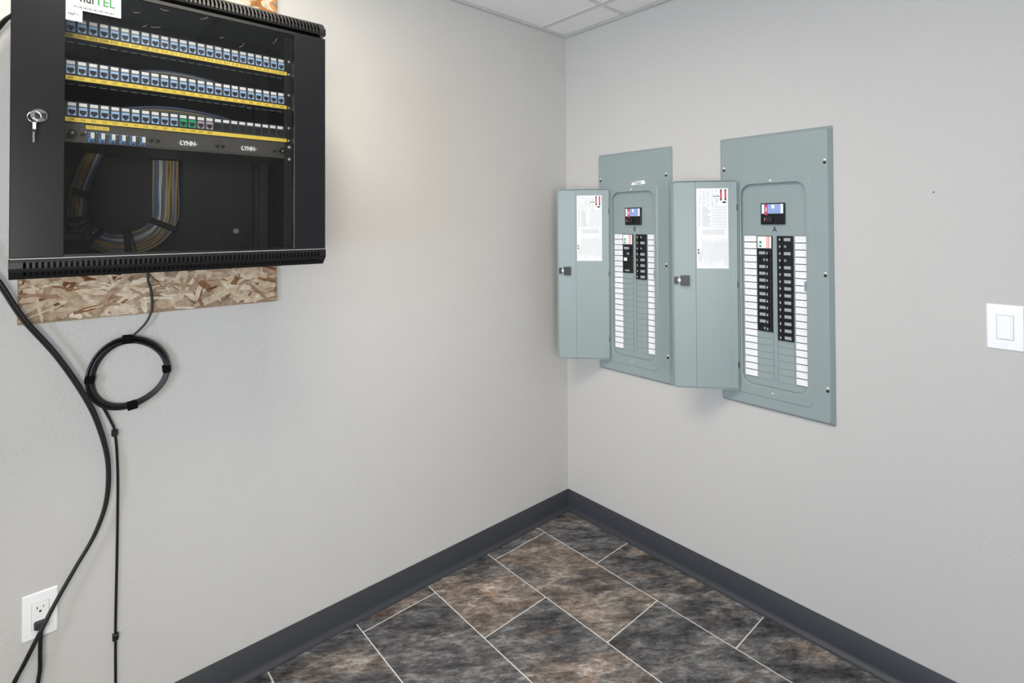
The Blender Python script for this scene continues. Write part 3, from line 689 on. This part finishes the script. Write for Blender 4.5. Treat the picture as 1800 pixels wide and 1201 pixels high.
rk.add([(u0, 1.1385, .0064), (u1, 1.1385, .0064), (u1, 1.2018, .0064), (u0, 1.2018, .0064), (u0+.0006, 1.1395, .0092), (u1-.0006, 1.1395, .0092), (u1-.0006, 1.2008, .0074), (u0+.0006, 1.2008, .0074), (u0+.0006, 1.172, .0080), (u1-.0006, 1.172, .0080)],
       [(0, 1, 5, 4), (1, 2, 6, 9, 5), (2, 3, 7, 6), (3, 0, 4, 8, 7), (4, 5, 9, 8), (8, 9, 6, 7)])
part(sw, 'rocker', rk, M['white'], False)
for z in (1.2185, 1.1220): part(sw, 'screw', MB().dome((1.7078, z), .0030, .005, .0009), M['white'])

# ------------------------------------------------------------------ breaker panels
PW, PH, PZ = .4115, 1.0350, .7700
ROWZ, ROWP = 1.4215, .02562
DF = .0030                                   # dead front depth in the recess
def breaker(r, U, side, row, n, style, oo):
    """side 0 left column, 1 right column; n rows tall"""
    u0, u1 = (U+.1475, U+.2030) if side == 0 else (U+.2215, U+.2785)
    z1 = ROWZ-(row-1)*ROWP; z0 = z1-n*ROWP
    X = (lambda t: u0+(u1-u0)*t) if side == 0 else (lambda t: u1-(u1-u0)*t)     # t from the outer side towards the middle
    def bx(mb, ta, tb, za, zb, na, nb, r_=.0004):
        a, c = sorted((X(ta), X(tb))); return mb.rbox(a, c, za, zb, na, nb, r_, .0004)
    b = MB(); bx(b, 0, 1, z0+.0005, z1-.0005, DF, DF+.0075)
    o = part(r, 'circuit_breaker', b, M['breaker'], False)
    if style == 'label':
        part(r, 'warning_label', bx(MB(), .04, .97, z0+.0045, z1-.0025, DF+.0075, DF+.0079), M['paper'], False, sub=o)
        part(r, 'label_print', bx(bx(MB(), .66, .72, z0+.0045, z1-.0025, DF+.0079, DF+.0081), .78, .84, z0+.0045, z1-.0025, DF+.0079, DF+.0081), M['orange'], False, sub=o)
        part(r, 'label_print', bx(MB(), .08, .36, z0+.010, z1-.018, DF+.0079, DF+.0081), M['teal'], False, sub=o)
        part(r, 'label_print', bx(bx(MB(), .20, .28, z0+.022, z1-.020, DF+.0081, DF+.0083), .17, .30, z0+.009, z0+.014, DF+.0081, DF+.0083), M['ink'], False, sub=o)
        return
    if style == 'test':
        part(r, 'white_tag', bx(MB(), .12, .44, z1-.0215, z1-.0065, DF+.0075, DF+.0079), M['paper'], False, sub=o)
        part(r, 'test_button', bx(MB(), .25, .70, z0+.008, z0+.015, DF+.0075, DF+.0100), M['stickergrey'], False, sub=o)
        part(r, 'breaker_ribs', bx(bx(MB(), .15, .9, z1-.030, z1-.0285, DF+.0075, DF+.0085), .15, .9, z1-.048, z1-.0465, DF+.0075, DF+.0085), M['breaker'], False, sub=o)
        return
    for k in range(n):
        za = z1-(k+1)*ROWP
        tog = bx(bx(MB(), .66, .96, za+.0045, za+.0205, DF+.0075, DF+.0095), .68, .82, za+.0065, za+.0185, DF+.0095, DF+.0165)
        part(r, 'toggle', tog, M['rail'], False, sub=o)
        part(r, 'toggle_mark', bx(MB(), .71, .78, za+.0085, za+.0165, DF+.0165, DF+.0168), M['inkpale'], False, sub=o)
        main_row = (k == n-1) if side else (k == 0)
        if n == 1 or main_row: part(r, 'rating_sticker', bx(MB(), .14, .56, za+.0065, za+.0180, DF+.0075, DF+.0078), M['stickergrey'], False, sub=o)
        else: part(r, 'pole_marks', bx(bx(MB(), .42, .46, za+.008, za+.017, DF+.0075, DF+.0078), .50, .54, za+.008, za+.017, DF+.0075, DF+.0078), M['inkpale'], False, sub=o)
        part(r, 'breaker_rib', bx(MB(), .08, .62, za+.0222, za+.0232, DF+.0075, DF+.0088), M['breaker'], False, sub=o)
    if n == 2: part(r, 'handle_tie', bx(MB(), .67, .83, z0+.0065, z1-.0065, DF+.0130, DF+.0160), M['breaker'], False, sub=o)

def electric_panel(U, letter, label, left, right, phi, nleft, nright):
    r = root('breaker_panel', 'R', (U+PW/2, PZ, 0), label, 'breaker panel', 'breaker panels'); oo = ORG[r.name]
    u0, u1, z0, z1 = U, U+PW, PZ, PZ+PH
    ins = lambda d, q: rrect(u0+d, u1-d, z0+d, z1-d, q)
    oa = (U+.087, U+.3290, .8560, 1.6195)
    loops = [(ins(0, .005), .0004), (ins(0, .005), .0030), (ins(.0105, .008), .0165), (ins(.0120, .008), .0180),
             (rrect(U+.072, U+.3455, .8170, 1.6390, .022), .0180), (rrect(U+.0765, U+.3410, .8215, 1.6345, .020), .0200),
             (rrect(oa[0], oa[1], oa[2], oa[3], .040), .0200), (rrect(oa[0]+.002, oa[1]-.002, oa[2]+.002, oa[3]-.002, .039), .0185),
             (rrect(oa[0]+.003, oa[1]-.003, oa[2]+.003, oa[3]-.003, .038), DF-.0005)]
    part(r, 'panel_cover', MB().loft(loops, cap1=False), M['greysteel'], sharp=14)
    df = part(r, 'dead_front', MB().loft([(rrect(oa[0]+.002, oa[1]-.002, oa[2]+.002, oa[3]-.002, .038), DF-.002), (rrect(oa[0]+.003, oa[1]-.003, oa[2]+.003, oa[3]-.003, .038), DF)]), M['greysteel'])
    part(r, 'centre_bar', MB().box(U+.2045, U+.2200, ROWZ-21*ROWP, ROWZ+.002, DF, DF+.0020), M['greysteel'], False)
    # screws
    for a, z in ((.0215, 1.6835), (.3900, 1.6835), (.3885, 1.2915), (.3915, .8955), (.0215, 1.2915), (.0215, .8955)):
        s_ = part(r, 'screw', MB().dome((U+a, z+.003), .0056, .0180, .0024, 14, 3), M['steel'])
        part(r, 'keyhole', MB().cyl((U+a, z-.0055), .0054, .0179, .0182, 12).box(U+a-.0026, U+a+.0026, z-.004, z+.002, .0179, .0182), M['dark'], False, sub=s_)
    for z in (1.6270, .8385): part(r, 'screw', MB().dome((U+.2035, z), .0050, .0200, .0026, 14, 3), M['steel'])
    # main breaker
    mbk = part(r, 'main_breaker', MB().rbox(U+.1640, U+.2515, 1.4640, 1.5435, DF, DF+.010, .0015, .001), M['breaker'])
    part(r, 'main_label', MB().box(U+.1680, U+.2475, 1.5040, 1.5395, DF+.010, DF+.0104), M['labelblue'], False, sub=mbk)
    part(r, 'label_print', MB().box(U+.1800, U+.1900, 1.4985, 1.5395, DF+.0104, DF+.0106), M['red'], False, sub=mbk)
    part(r, 'label_print', MB().box(U+.1685, U+.1775, 1.5045, 1.5390, DF+.0104, DF+.0106).box(U+.2380, U+.2470, 1.5045, 1.5390, DF+.0104, DF+.0106).box(U+.2050, U+.2150, 1.5230, 1.5370, DF+.0104, DF+.0106).box(U+.1835, U+.1865, 1.512, 1.528, DF+.0106, DF+.0108), M['paper'], False, sub=mbk)
    part(r, 'main_handle', MB().rbox(U+.1800, U+.2120, 1.4735, 1.4930, DF+.010, DF+.0230, .002, .001), M['rail'], sub=mbk)
    part(r, 'handle_mark', MB().box(U+.1830, U+.1860, 1.4790, 1.4880, DF+.0230, DF+.0233), M['orange'], False, sub=mbk)
    t = MB(); text(t, letter, U+.2115, 1.4445, DF+.0004, .0300, .80, weight=.0003); part(r, 'panel_letter', t, M['ink'], False, label='black letter '+letter)
    # breakers, fillers and circuit cards
    for side, lst in ((0, left), (1, right)):
        for row, n, st_ in lst: breaker(r, U, side, row, n, st_, oo)
        used = max(row+n-1 for row, n, _ in lst)
        a, c = (U+.1475, U+.2030) if side == 0 else (U+.2215, U+.2785)
        for k in range(used, 21):
            zz = ROWZ-k*ROWP
            part(r, 'filler_plate', MB().add([(a, zz-.0003, DF), (c, zz-.0003, DF), (c, zz-ROWP+.0003, DF), (a, zz-ROWP+.0003, DF), (a, zz-.0010, DF+.0010), (c, zz-.0010, DF+.0010), (c, zz-ROWP+.0010, DF+.0030), (a, zz-ROWP+.0010, DF+.0030)],
                 [(0, 1, 5, 4), (1, 2, 6, 5), (2, 3, 7, 6), (3, 0, 4, 7), (4, 5, 6, 7)]), M['greysteel'], False)
        a, c = (U+.0955, U+.1435) if side == 0 else (U+.2835, U+.3250)
        hw = MB()
        for k in range(21):
            zz = ROWZ-.0005-k*ROWP
            part(r, 'circuit_card', MB().box(a, c, zz-ROWP+.0030, zz, DF, DF+.0012), M['paper'], False)
            if k < (nleft, nright)[side]:
                scribble(hw, a+.008, zz-.009, .026, .003, DF+.0014)
                if random.random() < .35: scribble(hw, a+.008, zz-.0175, .024, .0018, DF+.0014)
            e = a+.003 if side else c-.003
            for q in (.0065, .0165): hw.box(e-.0006, e+.0006, zz-q-.0010, zz-q+.0010, DF+.0012, DF+.0014)
        part(r, 'circuit_writing', hw, M['inkgrey'], False)
    part(r, 'card_rail', MB().box(U+.0950, U+.1440, ROWZ-21*ROWP, ROWZ+.001, DF, DF+.0005).box(U+.2830, U+.3255, ROWZ-21*ROWP, ROWZ+.001, DF, DF+.0005), M['dark'], False)
    part(r, 'latch_strike', MB().rbox(U+.3150, U+.3262, 1.2250, 1.2600, DF+.0012, DF+.0040, .001, .0005).box(U+.3190, U+.3250, 1.2310, 1.2540, DF+.0040, DF+.0044), mat('latch_strike', '#8b93a2', .3), False)
    # open door, hinged on the left edge of the recess
    D0, D1, E = .8270, 1.6370, .2500
    b = MB()
    sz = lambda i, q: rrect(i, E-i, D0+i, D1-i, q)
    b.loft([(sz(.004, .012), -.0015), (sz(.0022, .013), -.0100), (sz(0, .014), -.0100), (sz(0, .014), -.0018), (sz(.0020, .013), 0)])
    door = link('door', b.mesh('door', M['greysteel'], True, (0, PZ, 0)), r, (U+.0790-oo[0], 0, .0205))
    door.rotation_euler = (0, -phi, 0)
    def dsub(name, mb, m, sm_=False, lab=None):
        return tag(link(name, mb.mesh(name, m, sm_, (0, PZ, 0)), door), lab)
    dsub('door_stiffener', MB().box(.0080, .1592, D0+.0045, D1-.0045, -.0038, -.0016), M['greysteel'])
    dsub('door_sheet', MB().add([(.1606, D0+.0045, -.0016), (.2465, D0+.0045, -.0016), (.2465, D1-.0045, -.0016), (.1606, D1-.0045, -.0016), (.1606, D0+.0045, -.0046), (.2465, D0+.0045, -.0022), (.2465, D1-.0045, -.0022), (.1606, D1-.0045, -.0046)], [(0, 1, 2, 3), (4, 5, 6, 7), (0, 1, 5, 4), (1, 2, 6, 5), (2, 3, 7, 6), (3, 0, 4, 7)]), M['greysteel'])
    dsub('hinge_strip', MB().box(.0050, .0290, D0+.0060, D1-.0060, -.0062, -.0038), M['greysteel'])
    dsub('directory_card', MB().box(.0370, .1560, 1.2935, 1.6060, -.0043, -.0038), M['paper'], lab='white printed panel directory')
    # print on the card: in door coordinates s runs from the hinge (right) to the free edge (left)
    pr = MB(); n_ = -.0045
    def hb(sa, sb, za, zb): pr.box(min(sa, sb), max(sa, sb), za, zb, n_, -.0043)
    S = lambda x: .1560-x*.1190          # x = 0 left edge of the card .. 1 right edge
    for i in range(16):
        z = 1.597-i*.0040
        for x in (.08, .20, .33, .47, .60):
            if random.random() < .75: hb(S(x), S(x+random.uniform(.05, .11)), z, z+.0016)
    for i in range(14): hb(S(.50+i*.032), S(.50+i*.032+.004), 1.452, 1.535)
    for i in range(8): hb(S(.50), S(.96), 1.452+i*.0115, 1.4532+i*.0115)
    for i in range(13):
        z = 1.530-i*.0060; hb(S(.06), S(.12), z, z+.0030)
        hb(S(.18), S(.18+random.uniform(.15, .28)), z, z+.0030)
    for i in range(12): hb(S(.20+i*.058), S(.225+i*.058), 1.425, 1.445)
    for i in range(22):
        x = .17+i*.037; za = 1.300+random.uniform(0, .03); hb(S(x), S(x+.011), za, 1.413-random.uniform(0, .02))
    for i in range(5): hb(S(.06+i*.02), S(.07+i*.02), 1.31+random.uniform(0, .02), 1.36)
    dsub('directory_print', pr, M['inkpale'])
    pr = MB(); hb(S(.75), S(.80), 1.558, 1.602); hb(S(.89), S(.94), 1.558, 1.602); dsub('warning_print', pr, M['red'])
    pr = MB()
    for x in (.75, .89): hb(S(x), S(x+.05), 1.592, 1.602); hb(S(x), S(x+.05), 1.558, 1.567)
    dsub('warning_print', pr, M['ink']); pr = MB(); hb(S(.82), S(.93), 1.548, 1.554); hb(S(.03), S(.075), 1.362, 1.369); hb(S(.03), S(.075), 1.350, 1.357); hb(S(.53), S(.73), 1.573, 1.5755)
    dsub('directory_print', pr, M['inkgrey'] if False else M['ink'])
    dsub('latch', MB().rbox(.2290, .2420, 1.2320, 1.2600, -.0110, -.0016, .001, .0008), M['breaker'])
    dsub('latch', MB().rbox(.1860, .2190, 1.2255, 1.2650, -.0160, -.0016, .002, .0010), M['breaker'])
    dsub('latch_tongue', MB().box(.2150, .2300, 1.2420, 1.2520, -.0085, -.0030), M['steel'])
    for z in (1.530, 1.232, .923): dsub('hinge', MB().rbox(.0022, .0060, z-.011, z+.011, -.0108, -.0030, .0015, .0005), M['breaker'])
    return r
pB = electric_panel(.2235, 'B', 'grey breaker panel B nearest the corner, door open, few breakers', [(1, 2, 'label'), (3, 2, 'two'), (5, 3, 'test')], [(1, 2, 'two'), (3, 2, 'two')]+[(k, 1, 'one') for k in (5, 6, 7, 8)], math.pi-.713, 7, 8)
pA = electric_panel(.8580, 'A', 'grey breaker panel A farther from the corner, door open, long rows of breakers', [(1, 2, 'label'), (3, 2, 'two')]+[(k, 1, 'one') for k in range(5, 13)]+[(13, 2, 'two')], [(1, 1, 'one'), (2, 2, 'two'), (4, 2, 'two')]+[(k, 1, 'one') for k in range(6, 16)], math.pi-.675, 14, 15)
# torn paper tag on panel B
U = .2235
tagp = MB().loft([([(U+.2045, 1.6455), (U+.232, 1.6480), (U+.2620, 1.6475), (U+.2850, 1.6505), (U+.2790, 1.6580), (U+.2770, 1.6655), (U+.245, 1.6635), (U+.2090, 1.6575)], z) for z in (.0181, .0185)])
tp = part(pB, 'paper_tag', tagp, M['paper'], False, label='torn white paper tag with handwriting')
t = MB(); text(t, 'nd. lght1', U+.2435, 1.6555, .0187, .0125, .85, weight=.0003); part(pB, 'tag_writing', t, M['ink'], False, sub=tp)

# small anchor hole and scuff in the right wall
tag(link('wall_anchor', MB().cyl((0, 0), .0021, 0, .0010, 12).cyl((0, 0), .0012, .0010, .0014, 10).mesh('wall_anchor', M['ink'])), 'tiny dark nail head in the wall above the light switch', 'nail').matrix_world = Matrix.Translation((0, -1.5485, 1.5603)) @ Matrix.Rotation(-math.pi/2, 4, 'Z') @ Matrix.Rotation(math.pi/2, 4, 'X')
